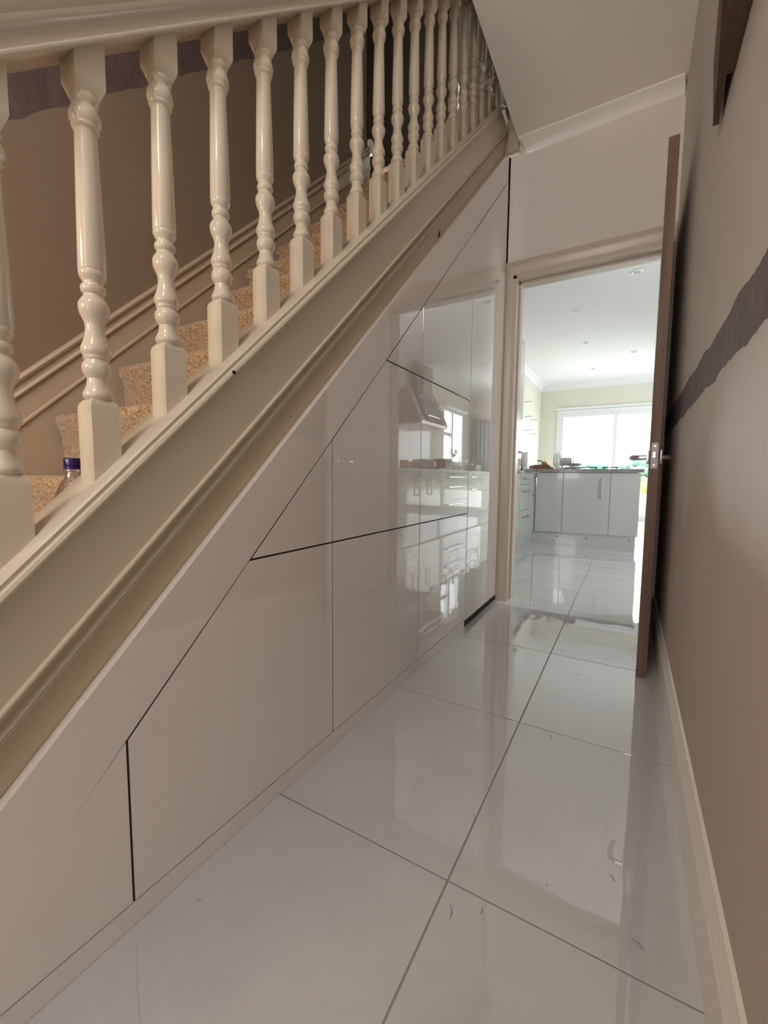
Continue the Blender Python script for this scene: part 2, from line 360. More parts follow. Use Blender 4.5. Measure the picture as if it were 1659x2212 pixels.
b = B(); prism(b, [(YD, 1.976), (YD-0.016, 1.976), (YD-0.020, 1.95), (YD-0.014, 1.938), (YD-0.012, 1.91), (YD-0.008, 1.888), (YD, 1.888)], -0.690, XW-0.002, 0); obj('architrave', b, 'frame', dl, smooth=30)

# kitchen shell
tag(obj('wall_kitchen_left', bx(KX0-0.1, KX0, YD+0.10, KY1+0.1, 0, KZ), 'kwall'), kind='structure')
PX0, PX1, PZ = -1.245, 0.72, 2.005
b = B(); box(b, KX0-0.1, PX0, KY1, KY1+0.10, 0, KZ); box(b, PX1, KX1+0.1, KY1, KY1+0.10, 0, KZ); box(b, PX0, PX1, KY1, KY1+0.10, PZ, KZ)
tag(obj('wall_kitchen_far', b, 'kwall'), kind='structure')
WY0, WY1, WZ0, WZ1 = 7.12, 8.18, 0.98, 2.0
b = B(); box(b, KX1, KX1+0.1, YD+0.1, 3.2, 0, KZ); box(b, KX1, KX1+0.1, 3.8, WY0, 0, KZ); box(b, KX1, KX1+0.1, 3.2, 3.8, 0, 1.0); box(b, KX1, KX1+0.1, 3.2, 3.8, 1.95, KZ); box(b, KX1, KX1+0.1, WY1, KY1, 0, KZ); box(b, KX1, KX1+0.1, WY0, WY1, 0, WZ0); box(b, KX1, KX1+0.1, WY0, WY1, WZ1, KZ)  # the near opening is added, out of view, to light the peninsula
tag(obj('wall_kitchen_right', b, 'kwall'), kind='structure')
b = B(); box(b, XW+0.02, KX1+0.1, YD, YD+0.10, 0, 2.66)
tag(obj('wall_kitchen_near', b, 'kwall'), kind='structure')
tag(obj('ceiling_kitchen', bx(KX0-0.1, KX1+0.1, YD+0.10, KY1+0.1, KZ, KZ+0.1), 'kceil'), kind='structure')
cv = [(0, 0), (0.085, 0), (0.078, -0.012), (0.045, -0.036), (0.022, -0.07), (0.016, -0.094), (0, -0.10)]
b = B()
prism(b, [(KY1-a, KZ+z) for a, z in cv], KX0, KX1, 0)
prism(b, [(KX0+a, KZ+z) for a, z in cv], YD+0.1, KY1, 1)
prism(b, [(KX1-a, KZ+z) for a, z in cv], YD+0.1, KY1, 1)
tag(obj('trim_5', b, 'kceil', smooth=30), kind='structure')
# patio doors (far wall) and side window
w1 = thing('window_1', (-0.26, KY1, 0), kind='structure')
yw0, yw1 = KY1-0.02, KY1+0.07
b = B(); box(b, PX0, PX0+0.05, yw0, yw1, 0, PZ, 0.004); box(b, PX1-0.05, PX1, yw0, yw1, 0, PZ, 0.004); box(b, PX0+.05, PX1-.05, yw0, yw1, PZ-0.055, PZ, 0.004); box(b, PX0+.05, PX1-.05, yw0, yw1, 0, 0.03, 0.004)
obj('frame', b, 'upvc', w1)
for x0, x1, y in ((PX0+0.05, -0.235, KY1), (-0.30, PX1-0.05, KY1+0.032)):
    b = B(); box(b, x0, x0+0.062, y, y+0.03, 0.03, PZ-0.055, 0.004); box(b, x1-0.062, x1, y, y+0.03, 0.03, PZ-0.055, 0.004)
    box(b, x0+.062, x1-.062, y, y+0.03, PZ-0.125, PZ-0.055, 0.004); box(b, x0+.062, x1-.062, y, y+0.03, 0.03, 0.11, 0.004)
    s = obj('sash', b, 'upvc', w1); obj('pane', bx(x0+0.06, x1-0.06, y+0.012, y+0.018, 0.11, PZ-0.125), 'glass', s)
b = B(); box(b, PX0-0.03, PX1+0.03, KY1-0.035, KY1-0.005, PZ+0.005, PZ+0.05, 0.006); obj('track_pelmet', b, 'upvc', w1)
w2 = thing('window_2', (KX1, (WY0+WY1)/2, WZ0), kind='structure')
b = B()
for y0, y1, z0, z1 in ((WY0, WY0+0.06, WZ0, WZ1), (WY1-0.06, WY1, WZ0, WZ1), (WY0+.06, WY1-.06, WZ0, WZ0+0.06), (WY0+.06, WY1-.06, WZ1-0.06, WZ1), (7.56, 7.63, WZ0+.06, WZ1-.06), (WY0+.06, 7.56, 1.50, 1.56)):
    box(b, KX1-0.005, KX1+0.07, y0, y1, z0, z1, 0.005)
obj('frame', b, 'upvc', w2)
for y0, y1, z0, z1 in ((7.63, WY1-0.06, WZ0+0.06, WZ1-0.06), (WY0+0.06, 7.56, WZ0+0.06, 1.50), (WY0+0.06, 7.56, 1.56, WZ1-0.06)):
    obj('pane', bx(KX1+0.03, KX1+0.036, y0, y1, z0, z1), 'glass', w2)
obj('window_sill', bx(KX1-0.06, KX1+0.02, WY0-0.05, WY1+0.05, WZ0-0.03, WZ0, 0.004), 'upvc', w2)
obj('window_head', bx(KX1-0.07, KX1-0.001, WY0-0.08, WY1+0.06, WZ1, WZ1+0.035, 0.004), 'kceil', w2)

# open door
DX0, DX1, DY0, DY1, DZ1 = 0.078, 0.111, 1.810, 2.535, 1.906
dr = thing('door_1', (0.0945, DY1, 0), kind='structure', rz=-0.029)
b = B()
ys = [DY0+0.0015, 1.955, 2.06, 2.175, 2.29, 2.40, DY1]
for y0, y1 in zip(ys, ys[1:]): box(b, DX0, DX0+0.006, y0+0.0025, y1-0.0025, 0.006, DZ1, 0.0015); box(b, DX1-0.006, DX1, y0+0.0025, y1-0.0025, 0.006, DZ1, 0.0015)
box(b, DX0+0.004, DX1-0.004, DY0+0.0015, DY1, 0.006, DZ1)
obj('leaf', b, 'door', dr)
e = obj('edge_lipping', bx(DX0+0.0005, DX1-0.0005, DY0-0.0015, DY0+0.0016, 0.006, DZ1), 'oak', dr); e['label'] = 'bare brown wood edge'
b = B(); box(b, DX0+.0055, DX0+.0275, DY0-0.003, DY0-0.001, 0.785, 0.878, 0.0006); lp = obj('latch_plate', b, 'plate', dr); lp['label'] = 'chrome latch plate'
b = B(); box(b, DX0+.010, DX0+.022, DY0-0.007, DY0-0.002, 0.822, 0.846, 0.002); obj('latch_bolt', b, 'steel', lp)
for z in (0.798, 0.866):
    b = B(); lathe(b, [(0.0038, DY0-0.0042), (0.0034, DY0-0.0025)], 10, (DX0+.016, 0, z), 1); obj('screw', b, 'steel', lp)
HZ, HY = 0.828, 1.872
b = B(); box(b, DX0-.008, DX0, HY-0.026, HY+0.026, HZ-0.026, HZ+0.026, 0.003)
tube(b, [(DX0-dx, HY+dy, HZ+dz) for dx, dy, dz in ((.007, 0, 0), (.029, 0, 0), (.045, .003, 0), (.054, .016, 0), (.056, .05, .001), (.051, .09, .002), (.044, .118, .001))], [0.010, 0.010, 0.0105, 0.011, 0.010, 0.009, 0.007], 12)
h = obj('handle', b, 'chrome', dr, smooth=40); h['label'] = 'satin chrome lever handle on a square rose, room side'
b = B(); box(b, DX1, DX1+0.008, HY-0.026, HY+0.026, HZ-0.026, HZ+0.026, 0.003)
tube(b, [(DX1+0.006, HY, HZ), (DX1+0.018, HY, HZ), (DX1+0.025, HY+0.004, HZ), (DX1+0.028, HY+0.018, HZ), (DX1+0.026, HY+0.06, HZ), (DX1+0.020, HY+0.10, HZ)], [0.009, 0.009, 0.009, 0.009, 0.008, 0.006], 12)
h = obj('handle', b, 'chrome', dr, smooth=40); h['label'] = 'chrome lever handle in the gap against the wall'
for z in (0.25, 1.0, 1.7):
    b = B(); lathe(b, [(0.006, z-0.045), (0.006, z+0.045)], 10, (DX1+0.004, DY1-0.004, 0)); obj('hinge', b, 'steel', dr)

# ------------------------------------------------------------------ staircase
st = thing('staircase', (-1.1, 0.0, 0.0), 'cream painted closed-string staircase with turned balusters and a moulded handrail', 'staircase')
Y0s, Y1s = -0.08, 2.516
b = B()
slope_sweep(b, [(-0.682, 0.240), (-0.682, 0.392), (-0.76, 0.392), (-0.76, 0.240)], Y0s, Y1s)
obj('string_board', b, 'magnolia', st)
b = B()
slope_sweep(b, [(-0.682, 0.252), (-0.676, 0.250), (-0.6755, 0.246), (-0.684, 0.241), (-0.690, 0.234), (-0.692, 0.224), (-0.686, 0.220), (-0.682, 0.217), (-0.682, 0.213), (-0.687, 0.2105), (-0.685, 0.207), (-0.687, 0.203), (-0.693, 0.198), (-0.74, 0.198), (-0.74, 0.239), (-0.6835, 0.2395)], Y0s, Y1s)
obj('string_moulding', b, 'magnolia', st, smooth=25)
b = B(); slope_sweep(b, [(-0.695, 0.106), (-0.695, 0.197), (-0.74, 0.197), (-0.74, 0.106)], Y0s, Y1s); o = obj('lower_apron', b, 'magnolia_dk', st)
b = B()
slope_sweep(b, [(-0.676, 0.386), (-0.668, 0.388), (-0.667, 0.393), (-0.669, 0.399), (-0.675, 0.401), (-0.676, 0.404), (-0.674, 0.409), (-0.678, 0.413), (-0.69, 0.416), (-0.764, 0.416), (-0.772, 0.412), (-0.772, 0.386)], Y0s, Y1s)
obj('string_capping', b, 'magnolia', st, smooth=25)
b = B()
hp = [(0.029, 1.0185), (0.0315, 1.020), (0.0318, 1.0232), (0.029, 1.0258), (0.026, 1.0285), (0.0252, 1.036), (0.028, 1.046), (0.0335, 1.0515), (0.0352, 1.058), (0.0345, 1.064), (0.0375, 1.070), (0.041, 1.080), (0.041, 1.092), (0.036, 1.103), (0.025, 1.111), (0.012, 1.114), (0, 1.115)]
poly = [(-0.7205+x, z) for x, z in hp] + [(-0.7205-x, z) for x, z in hp[-2::-1]]
slope_sweep(b, poly, Y0s, 2.9); obj('handrail', b, 'rail_gloss', st, smooth=35)
# wall string with two beads and a lower lip
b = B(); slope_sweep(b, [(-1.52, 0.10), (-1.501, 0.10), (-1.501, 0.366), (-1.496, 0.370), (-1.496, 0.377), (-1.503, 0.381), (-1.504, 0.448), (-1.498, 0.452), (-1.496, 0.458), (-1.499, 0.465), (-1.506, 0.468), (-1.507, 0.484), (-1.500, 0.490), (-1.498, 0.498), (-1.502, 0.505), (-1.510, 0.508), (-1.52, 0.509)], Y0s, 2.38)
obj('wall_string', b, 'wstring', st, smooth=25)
b = B(); box(b, -1.522, -1.494, 2.375, 2.405, 2.755, 2.84, 0.008); obj('string_end_cap', b, 'skirt', st)
# treads and risers under the carpet
SY, SZ = 0.186, 0.1795
ny = lambda k: 0.603+SY*k
nz = lambda k: SL*ny(k)+0.34
for k in range(-5, 11):
    y, z = ny(k), nz(k)
    b = B(); box(b, -1.515, -0.745, y+0.022, y+SY+0.03, z-0.030, z-0.009, 0.003); box(b, -1.515, -0.745, y+0.033, y+0.046, z-SZ-0.01, z-0.031)
    obj('step', b, 'step', st)
# balusters: square ends with a turned shaft, every one its own part
CW = 0.416; YB = 0.3545; SP = 0.1192; ZB = SL*YB+CW
raw = [(2545, 170), (2536, 192), (2524, 204), (2508, 205), (2492, 190), (2460, 158), (2435, 146), (2405, 138), (2398, 150), (2380, 178), (2355, 197), (2335, 202), (2312, 194), (2292, 166), (2284, 160), (2276, 172), (2268, 178), (2258, 176), (2250, 182), (2240, 198), (2225, 204), (2205, 203), (2180, 182), (2150, 160), (2110, 138), (2070, 130), (2040, 138), (2010, 168), (1980, 196), (1950, 209), (1925, 208), (1905, 190), (1880, 154), (1866, 134), (1858, 134), (1850, 150), (1836, 166), (1818, 170), (1802, 160), (1794, 134), (1786, 130), (1772, 142), (1752, 168), (1738, 182), (1722, 186), (1712, 178), (1704, 187), (1300, 171), (900, 150), (852, 146), (842, 150), (834, 170), (822, 182), (810, 176), (804, 178), (790, 200), (768, 207), (742, 200), (718, 184), (702, 166), (692, 156), (684, 160), (672, 178), (656, 184), (640, 178), (628, 160), (618, 158), (600, 178), (570, 196)]
zt, zb = 1.352, 0.861           # heights of the first and last raw entries for the first baluster (upper chamfer / lower block top)
def rawz(yy):                   # image rows on that baluster to heights
    t = (2554-yy)/(2554-580); return 0.861 + t*(1.311-0.861)
prof = [(d*0.0001005, rawz(yy)-ZB) for yy, d in raw]
def baluster_bm():
    b = B(); hs = 0.0205
    # lower block with a bevelled shoulder, its foot cut to the pitch
    def sq(h, z): return [(-h, -h, z), (h, -h, z), (h, h, z), (-h, h, z)]
    foot = [(-hs, -hs, -SL*hs-0.003), (hs, -hs, -SL*hs-0.003), (hs, hs, SL*hs-0.003), (-hs, hs, SL*hs-0.003)]
    zt_ = 0.855-ZB
    loft(b, [foot, sq(hs, zt_-0.004), sq(hs-0.0015, zt_+0.002), sq(hs-0.006, zt_+0.008)])
    lathe(b, [(0.012, zt_)] + prof + [(0.016, rawz(500)-ZB)], 20)
    ru = 1.0195-CW
    top = [(-hs, -hs, ru-SL*hs), (hs, -hs, ru-SL*hs), (hs, hs, ru+SL*hs), (-hs, hs, ru+SL*hs)]
    zu = 1.311-ZB
    loft(b, [sq(0.0125, zu-0.020), sq(0.0165, zu-0.008), sq(0.0195, zu-0.0005), sq(hs, zu+0.004), top])
    return b
first = None
for k in range(-3, 18):
    y = YB+SP*k; loc = (-0.7205+1.1, y, SL*y+CW)
    if first is None: first = obj('baluster', baluster_bm(), 'magnolia', st, smooth=35, local=True); first.location = loc
    else: clone(first, st, loc)
b = B(); blob(b, (-0.668, 0.572, SL*0.572+0.394), 0.0042, 2, 0.1); o = obj('nail_hole', b, 'dark', st)
b = B(); prism(b, [(1.600, SL*1.6+0.137), (1.612, SL*1.6+0.150), (1.613, SL*1.6+0.170), (1.606, SL*1.6+0.155)], -0.694, -0.6915); obj('paint_chip', b, 'dark', st)

# stair carpet, waterfall over rounded nosings
pts = []
for k in range(-5, 11):
    y, z = ny(k), nz(k)
    pts += [(y+0.022, z-SZ+0.004), (y+0.018, z-0.10), (y+0.013, z-0.055), (y+0.004, z-0.034), (y-0.001, z-0.020), (y+0.001, z-0.008), (y+0.010, z-0.001), (y+0.028, z+0.001), (y+SY+0.012, z+0.001)]
def offs(p, d):
    out = []
    for i, q in enumerate(p):
        a = Vector(p[max(i-1, 0)]); c = Vector(p[min(i+1, len(p)-1)]); t = (c-a).normalized(); out.append((q[0]+t.y*d, q[1]-t.x*d))
    return out
inner = offs(pts, 0.007)
b = B(); xs = [-1.476, -1.472, -0.78, -0.764]
loft(b, [[(xs[0], *p) for p in inner], [(xs[0], *p) for p in offs(pts, 0.003)], [(xs[1], *p) for p in pts], [(xs[2], *p) for p in pts], [(xs[3], *p) for p in inner]], cap=False, closed=False)
tag(obj('stair_carpet', b, 'carpet', smooth=50), 'golden beige flecked carpet running up the stair treads', 'carpet')

# water bottle on the third visible tread
bz = nz(-2)+0.002; bc = (-0.862, 0.376, bz)
bt = thing('water_bottle', bc, 'clear plastic bottle with a purple cap standing on the carpeted stair', 'bottle')
H = 0.777-bz
b = B(); lathe(b, [(0.020, 0), (0.029, 0.004), (0.031, 0.012), (0.030, 0.05), (0.031, 0.07), (0.0295, 0.074), (0.031, 0.078), (0.031, H-0.088), (0.029, H-0.082), (0.0305, H-0.076), (0.028, H-0.066), (0.020, H-0.045), (0.0125, H-0.034), (0.0115, H-0.024), (0.0145, H-0.023), (0.0145, H-0.021), (0.011, H-0.020), (0.011, H-0.004)], 28, bc)
obj('body', b, 'pet', bt, smooth=50)
b = B(); lathe(b, [(0.0135, H-0.0195), (0.0138, H-0.018), (0.0132, H-0.0165), (0.0136, H-0.015), (0.0136, H-0.002), (0.012, H), (0.004, H)], 24, bc); c_ = obj('cap', b, 'purple', bt, smooth=40); c_['label'] = 'purple screw cap'

# ------------------------------------------------------------------ cupboards under the stairs
cu = thing('understair_cupboard', (-0.69, 1.2, 0), 'white high-gloss handleless cupboards fitted under the sloping staircase', 'cupboard')
Gl = lambda y: 0.957*y-0.012
Tp = lambda y: 0.965*y+0.131
TH, g = 0.018, 0.0022
def panel(name, poly, dx=0.0):
    b = B(); prism(b, poly, XP-TH+dx, XP+dx, 0, 0.0005); return obj(name, b, 'gloss', cu)
b = B()                                                         # one fixed panel whose saw-cut runs out at y = 0.27
for poly in ([(-0.08, Tp(-0.08)), (-0.08, 0.043), (0.27, 0.043), (0.27, Tp(0.27))], [(0.27, 0.043), (0.351-g, 0.043), (0.351-g, Gl(0.351)-g), (0.27, Gl(0.27)-0.0003)],
             [(0.27, Gl(0.27)+0.0003), (0.351, Gl(0.351)+g), (2.533, Gl(2.533)+g), (2.533, Tp(2.533)-0.004), (0.27, Tp(0.27))]):
    prism(b, poly, XP-TH, XP)
obj('infill_panel', b, 'gloss', cu)
A1, A2, A3, A4 = 0.895, 1.4365, 1.978, 2.535
Z0, Z1, Z2 = 0.043, 0.573, 1.112
yi = lambda z: (z+0.012)/0.957
panel('door', [(0.351+g, Z0), (A1-g, Z0), (A1-g, Z1-g), (yi(Z1)-0.001, Z1-g), (0.351+g, Gl(0.351)-0.002)])
panel('door', [(yi(Z1)+0.006, Z1+g), (A1-g, Z1+g), (A1-g, Gl(A1)-g-0.002)])
panel('door', [(A1+g, Z0), (A2-g, Z0), (A2-g, Z1-g), (A1+g, Z1-g)])
panel('door', [(A1+g, Z1+g), (A2-g, Z1+g), (A2-g, Z2-g), (yi(Z2)-0.001, Z2-g), (A1+g, Gl(A1)-0.001)])
panel('door', [(yi(Z2)+0.006, Z2+g), (A2-g, Z2+g), (A2-g, Gl(A2)-g-0.002)])
panel('door', [(A2+g, Z0), (A3-g, Z0), (A3-g, Z1-g), (A2+g, Z1-g)])
panel('door', [(A2+g, Z1+g), (A3-g, Z1+g), (A3-g, Z2-g), (A2+g, Z2-g)])
panel('door', [(A2+g, Z2+g), (A3-g, Z2+g), (A3-g, Gl(A3)-g-0.001), (A2+g, Gl(A2)-0.001)])
panel('door', [(A3+g, 0.036), (A4, 0.036), (A4, Gl(A4)-g), (A3+g, Gl(A3)-0.001)], 0.001)
b = B(); box(b, XP-TH, XP-0.0005, -0.08, A3-0.004, 0.0005, 0.0405, 0.0008); obj('plinth', b, 'gloss', cu)
b = B(); prism(b, [(-0.08, 0.002), (2.540, 0.002), (2.540, Tp(2.540)-0.03), (-0.08, Tp(-0.08)-0.03)], -0.72, XP-0.0028); obj('carcass', b, 'dark', cu)  # near-black front set close behind the doors so gaps read as shade

# ------------------------------------------------------------------ bare timber on the right wall
b = B(); WZ = 1.556
bot = [(XW-0.0005, -0.2), (XW-0.0005, 1.131), (0.1275, 1.131), (0.1358, 1.272), (0.1245, 1.274), (0.113, 1.13), (0.098, 0.99), (0.085, 0.85), (0.085, -0.2)]
loft(b, [[(x, y, WZ) for x, y in bot], [(x-(0.007 if i > 3 else 0.0), y, WZ+0.14) for i, (x, y) in enumerate(bot)]])
tag(obj('wall_batten', b, 'rail_wood'), 'dark bare timber batten with a broken end fixed high on the right wall', 'batten')

# ------------------------------------------------------------------ kitchen: downlights
dlab = ['white recessed downlight in the kitchen ceiling nearest the door', 'second kitchen downlight from the door on the left row', 'third kitchen downlight from the door, middle of the left row', 'far kitchen downlight on the right row, beside the door edge', 'farthest kitchen downlight on the left row, near the patio doors', 'kitchen downlight over the hob run, nearer one', 'kitchen downlight over the hob run, farther one']
dl0 = None
for i, (x, y) in enumerate([(-0.034, 4.29), (-0.568, 4.96), (-0.575, 6.16), (-0.039, 6.89), (-0.594, 7.64), (0.72, 4.9), (0.72, 6.6)]):
    if dl0 is None:
        dl0 = thing('downlight', (x, y, KZ), dlab[i], 'light', 'recessed kitchen downlights')
        b = B(); lathe(b, [(0.048, 0.0), (0.048, -0.004), (0.044, -0.007), (0.034, -0.006), (0.030, 0.0), (0.026, 0.012)], 28, cap=False); obj('bezel', b, 'plastic_w', dl0, smooth=40, local=True)
        b = B(); lathe(b, [(0.026, -0.001), (0.020, -0.003), (0.012, -0.004), (0.002, -0.004)], 24); obj('lamp_face', b, 'rad', dl0, smooth=40, local=True)
    else:
        c_ = clone(dl0, None, (x, y, KZ)); c_['label'] = dlab[i]

# fridge, its housing and the larder
def dhandle(b, p0, p1, out, r=0.006, stand=0.032):
    """D-shaped bar handle between p0 and p1 standing off along `out`"""
    p0, p1, o = Vector(p0), Vector(p1), Vector(out)*stand
    tube(b, [p0, p0+o*0.9, p0+o+(p1-p0)*0.03, p1+o-(p1-p0)*0.03, p1+o*0.9, p1], r, 8)
KF = -0.93
fr = thing('fridge', (-1.22, 3.78, 0), 'tall silver-grey fridge beside the kitchen doorway', 'fridge')
b = B(); box(b, -1.50, KF-0.05, 3.46, 4.055, 0.03, 1.77, 0.006); obj('cabinet', b, 'fridge', fr)
b = B(); box(b, KF-0.047, KF, 3.46, 4.055, 0.04, 0.62, 0.01); obj('door', b, 'fridge', fr)
b = B(); box(b, KF-0.047, KF, 3.46, 4.055, 0.63, 1.77, 0.01); d_ = obj('door', b, 'fridge', fr)
b = B(); box(b, KF-0.0005, KF+0.001, 3.93, 3.97, 1.42, 1.45); obj('badge', b, 'plastic_w', fr)
b = B(); dhandle(b, (KF, 3.50, 0.80), (KF, 3.50, 1.30), (1, 0, 0)); obj('handle', b, 'chrome', fr, smooth=40)
for y in (3.50, 4.02):
    b = B(); lathe(b, [(0.018, 0.0), (0.018, 0.035)], 12, (KF-0.04, y, 0)); obj('foot', b, 'black', fr)
hb = thing('top_cupboard', (-1.22, 3.78, 1.785), 'white bridging cupboard over the silver fridge', 'cupboard')
b = B(); box(b, -1.53, KF-0.02, 3.44, 4.058, 1.785, 2.053, 0.002); obj('carcass', b, 'gloss_k', hb)
b = B(); box(b, KF-0.019, KF, 3.44, 3.985, 1.79, 2.02, 0.002); obj('door', b, 'gloss_k', hb)
b = B(); box(b, KF-0.018, KF-0.006, 3.99, 4.045, 1.79, 2.02); obj('gap_shade_strip', b, 'rad', hb)  # dark strip coloured as the shade in the gap
ld = thing('larder_unit', (-1.22, 4.18, 0), 'tall white gloss larder unit between the fridge and the drawers', 'cupboard')
b = B(); box(b, -1.53, KF-0.02, 4.062, 4.285, 0.0, 2.053, 0.002); obj('carcass', b, 'gloss_k', ld)
b = B(); box(b, KF-0.019, KF, 4.064, 4.283, 0.96, 2.045, 0.002); obj('door', b, 'gloss_k', ld)
b = B(); box(b, KF-0.019, KF, 4.064, 4.283, 0.13, 0.955, 0.002); obj('door', b, 'gloss_k', ld)
for z in (0.99, 0.80):
    b = B(); dhandle(b, (KF, 4.09, z), (KF, 4.26, z), (1, 0, 0), 0.007); obj('handle', b, 'steel', ld, smooth=40)
# drawer unit and corner door on the left run
du = thing('drawer_unit', (-1.22, 4.50, 0), 'white three-drawer base unit next to the larder on the left', 'cupboard')
b = B(); box(b, -1.53, KF-0.02, 4.2855, 4.7135, 0.11, 0.808, 0.002); obj('carcass', b, 'gloss_k', du)
for z0, z1 in ((0.68, 0.805), (0.414, 0.675), (0.135, 0.409)):
    b = B(); box(b, KF-0.019, KF, 4.292, 4.708, z0, z1, 0.002); d_ = obj('drawer', b, 'gloss_k', du)
    zh = z1-0.065; b = B(); dhandle(b, (KF, 4.40, zh), (KF, 4.62, zh), (1, 0, 0), 0.007); obj('handle', b, 'steel', d_, smooth=40)
b = B(); box(b, -1.5, KF-0.035, 4.29, 5.064, 0.0, 0.125, 0.001); pl = obj('plinth', b, 'gloss_k', du)
for y in (4.45, 4.72):
    b = B(); lathe(b, [(0.010, KF-0.0355), (0.009, KF-0.033)], 12, (0, y, 0.08), 0); obj('screw_cap', b, 'rad', pl)
cn = thing('corner_unit', (-1.22, 4.88, 0), 'white corner base unit with a tall bar handle, left of the peninsula', 'cupboard')
b = B(); box(b, -1.53, KF-0.02, 4.714, 5.045, 0.13, 0.808, 0.002); obj('carcass', b, 'gloss_k', cn)
b = B(); box(b, KF-0.019, KF, 4.714, 5.035, 0.135, 0.805, 0.002); d_ = obj('door', b, 'gloss_k', cn)
b = B(); dhandle(b, (KF, 4.93, 0.545), (KF, 4.93, 0.752), (1, 0, 0), 0.006); obj('handle', b, 'steel', d_, smooth=40)
tag(obj('worktop', bx(-1.545, KF+0.02, 4.288, 5.10, 0.809, 0.846, 0.003), 'granite'), 'speckled granite worktop on the left-hand drawer run', 'worktop')

# peninsula, turned a little
pr = math.radians(5.0); px0 = Vector((-0.93, 5.045, 0))
def pen(x, y, z): c, s = math.cos(pr), math.sin(pr); return (px0.x+c*x-s*y, px0.y+s*x+c*y, z)
units = [('left-hand peninsula base unit with a plain white gloss door, in the corner', -0.02, 0.292, None), ('middle peninsula base unit, wide white gloss door with a vertical steel bar handle', 0.296, 0.757, 0.685), ('right-hand peninsula base unit, plain white gloss door beside the open door edge', 0.761, 1.035, None)]
for lab, x0, x1, hx in units:
    t = thing('base_unit', tuple(px0), lab, 'cupboard', 'peninsula base units', rz=pr)
    b = B(); box(b, x0-0.0019, x1+0.0019, 0.02, 0.58, 0.13, 0.807, 0.002); obj('carcass', b, 'gloss_k', t, local=True)
    b = B(); box(b, max(x0, 0.012), x1, 0.0, 0.0195, 0.138, 0.805, 0.002); d_ = obj('door', b, 'gloss_k', t, local=True)
    if hx:
        b = B(); box(b, hx-0.009, hx+0.009, -0.034, -0.026, 0.530, 0.748, 0.002); box(b, hx-0.007, hx+0.007, -0.028, 0.001, 0.535, 0.548); box(b, hx-0.007, hx+0.007, -0.028, 0.001, 0.73, 0.743)
        obj('handle', b, 'steel', d_, local=True)
pp = thing('peninsula_plinth', tuple(px0), 'grey-white plinth board under the peninsula with three screw caps', 'plinth', rz=pr)
b = B(); box(b, -0.033, 1.02, 0.03, 0.05, 0.0, 0.128, 0.001); obj('board', b, 'gloss_k', pp, local=True)
for x in (0.25, 0.55, 0.965):
    b = B(); lathe(b, [(0.011, 0.0300), (0.010, 0.027), (0.004, 0.027)], 14, (x, 0, 0.085), 1); obj('screw_cap', b, 'rad', pp, local=True)
wt = thing('peninsula_worktop', tuple(px0), 'speckled granite worktop on the peninsula in front of the patio doors', 'worktop', rz=pr)
b = B(); box(b, 0.03, 1.06, -0.022, 0.66, 0.809, 0.846, 0.003); obj('slab', b, 'granite', wt, local=True)
WT = 0.8465
# things on the worktops
def at(x, y, z=WT): return (x, y, z)
t = thing('spray_bottle', (-1.105, 4.98, WT), 'red bottle with a tall grey trigger neck on the left worktop', 'bottle')
b = B(); lathe(b, [(0.030, 0), (0.034, 0.006), (0.034, 0.09), (0.028, 0.11), (0.018, 0.12)], 20, t.location); obj('body', b, 'red', t, smooth=40)
b = B(); lathe(b, [(0.017, 0.119), (0.019, 0.13), (0.020, 0.19), (0.016, 0.215), (0.006, 0.22)], 16, t.location); obj('neck', b, 'plastic_g', t, smooth=40)
t = thing('paper_roll', (-1.075, 5.10, WT), 'white paper roll standing behind the red bottle', 'paper roll')
b = B(); lathe(b, [(0.042, 0), (0.042, 0.20), (0.018, 0.20), (0.018, 0.05)], 24, t.location); obj('roll', b, 'plastic_w', t, smooth=40)
t = thing('hand_plane', (-0.92, 5.20, WT), 'brown wooden tool with an orange knob at the worktop corner', 'tool')
b = B(); loft(b, [[(x, y, z) for y, z in ((5.17, WT+a), (5.23, WT+a), (5.23, WT+c), (5.17, WT+c))] for x, a, c in ((-1.03, 0.0, 0.035), (-0.97, 0.0, 0.05), (-0.83, 0.0, 0.055), (-0.80, 0.0, 0.04))]); obj('stock', b, 'brown', t)
b = B(); blob(b, (-0.865, 5.20, WT+0.068), 0.026, 2, 0.06, (1.3, 0.8, 0.9)); obj('knob', b, 'orange', t, smooth=60)
b = B(); tube(b, [(-0.87, 5.2, WT+0.075), (-0.90, 5.19, WT+0.092), (-0.945, 5.185, WT+0.10)], 0.006, 8); obj('lever', b, 'black', t, smooth=40)
t = thing('scrap_pile', (-0.83, 5.31, WT), 'low pile of brown offcuts on the peninsula beside the fan', 'offcuts')
for i in range(7):
    b = B(); x = -0.87+0.008*i+random.uniform(-.01, .01); y = 5.27+random.uniform(0, .08)
    tube(b, [(x-0.06, y, WT+0.012+0.004*(i % 3)), (x+0.05, y+random.uniform(-.03, .03), WT+0.014+0.005*(i % 2))], 0.009, 6); obj('offcut', b, 'brown' if i % 3 else 'plastic_g', t)
t = thing('desk_fan', (-0.70, 5.42, WT), 'white desk fan seen side-on in front of the patio doors', 'fan')
b = B(); lathe(b, [(0.075, 0), (0.075, 0.012), (0.02, 0.022), (0.013, 0.03), (0.013, 0.09)], 24, t.location); obj('base', b, 'plastic_w', t, smooth=40)
b = B()
fc = Vector((-0.76, 5.42, WT+0.105))
for rr, xx in ((0.095, 0.0), (0.097, 0.018), (0.085, -0.02), (0.06, -0.032), (0.03, -0.038), (0.07, 0.036)):
    tube(b, [fc+Vector((xx, rr*math.cos(a), rr*math.sin(a))) for a in [2*PI*i/28 for i in range(29)]], 0.0028, 5)
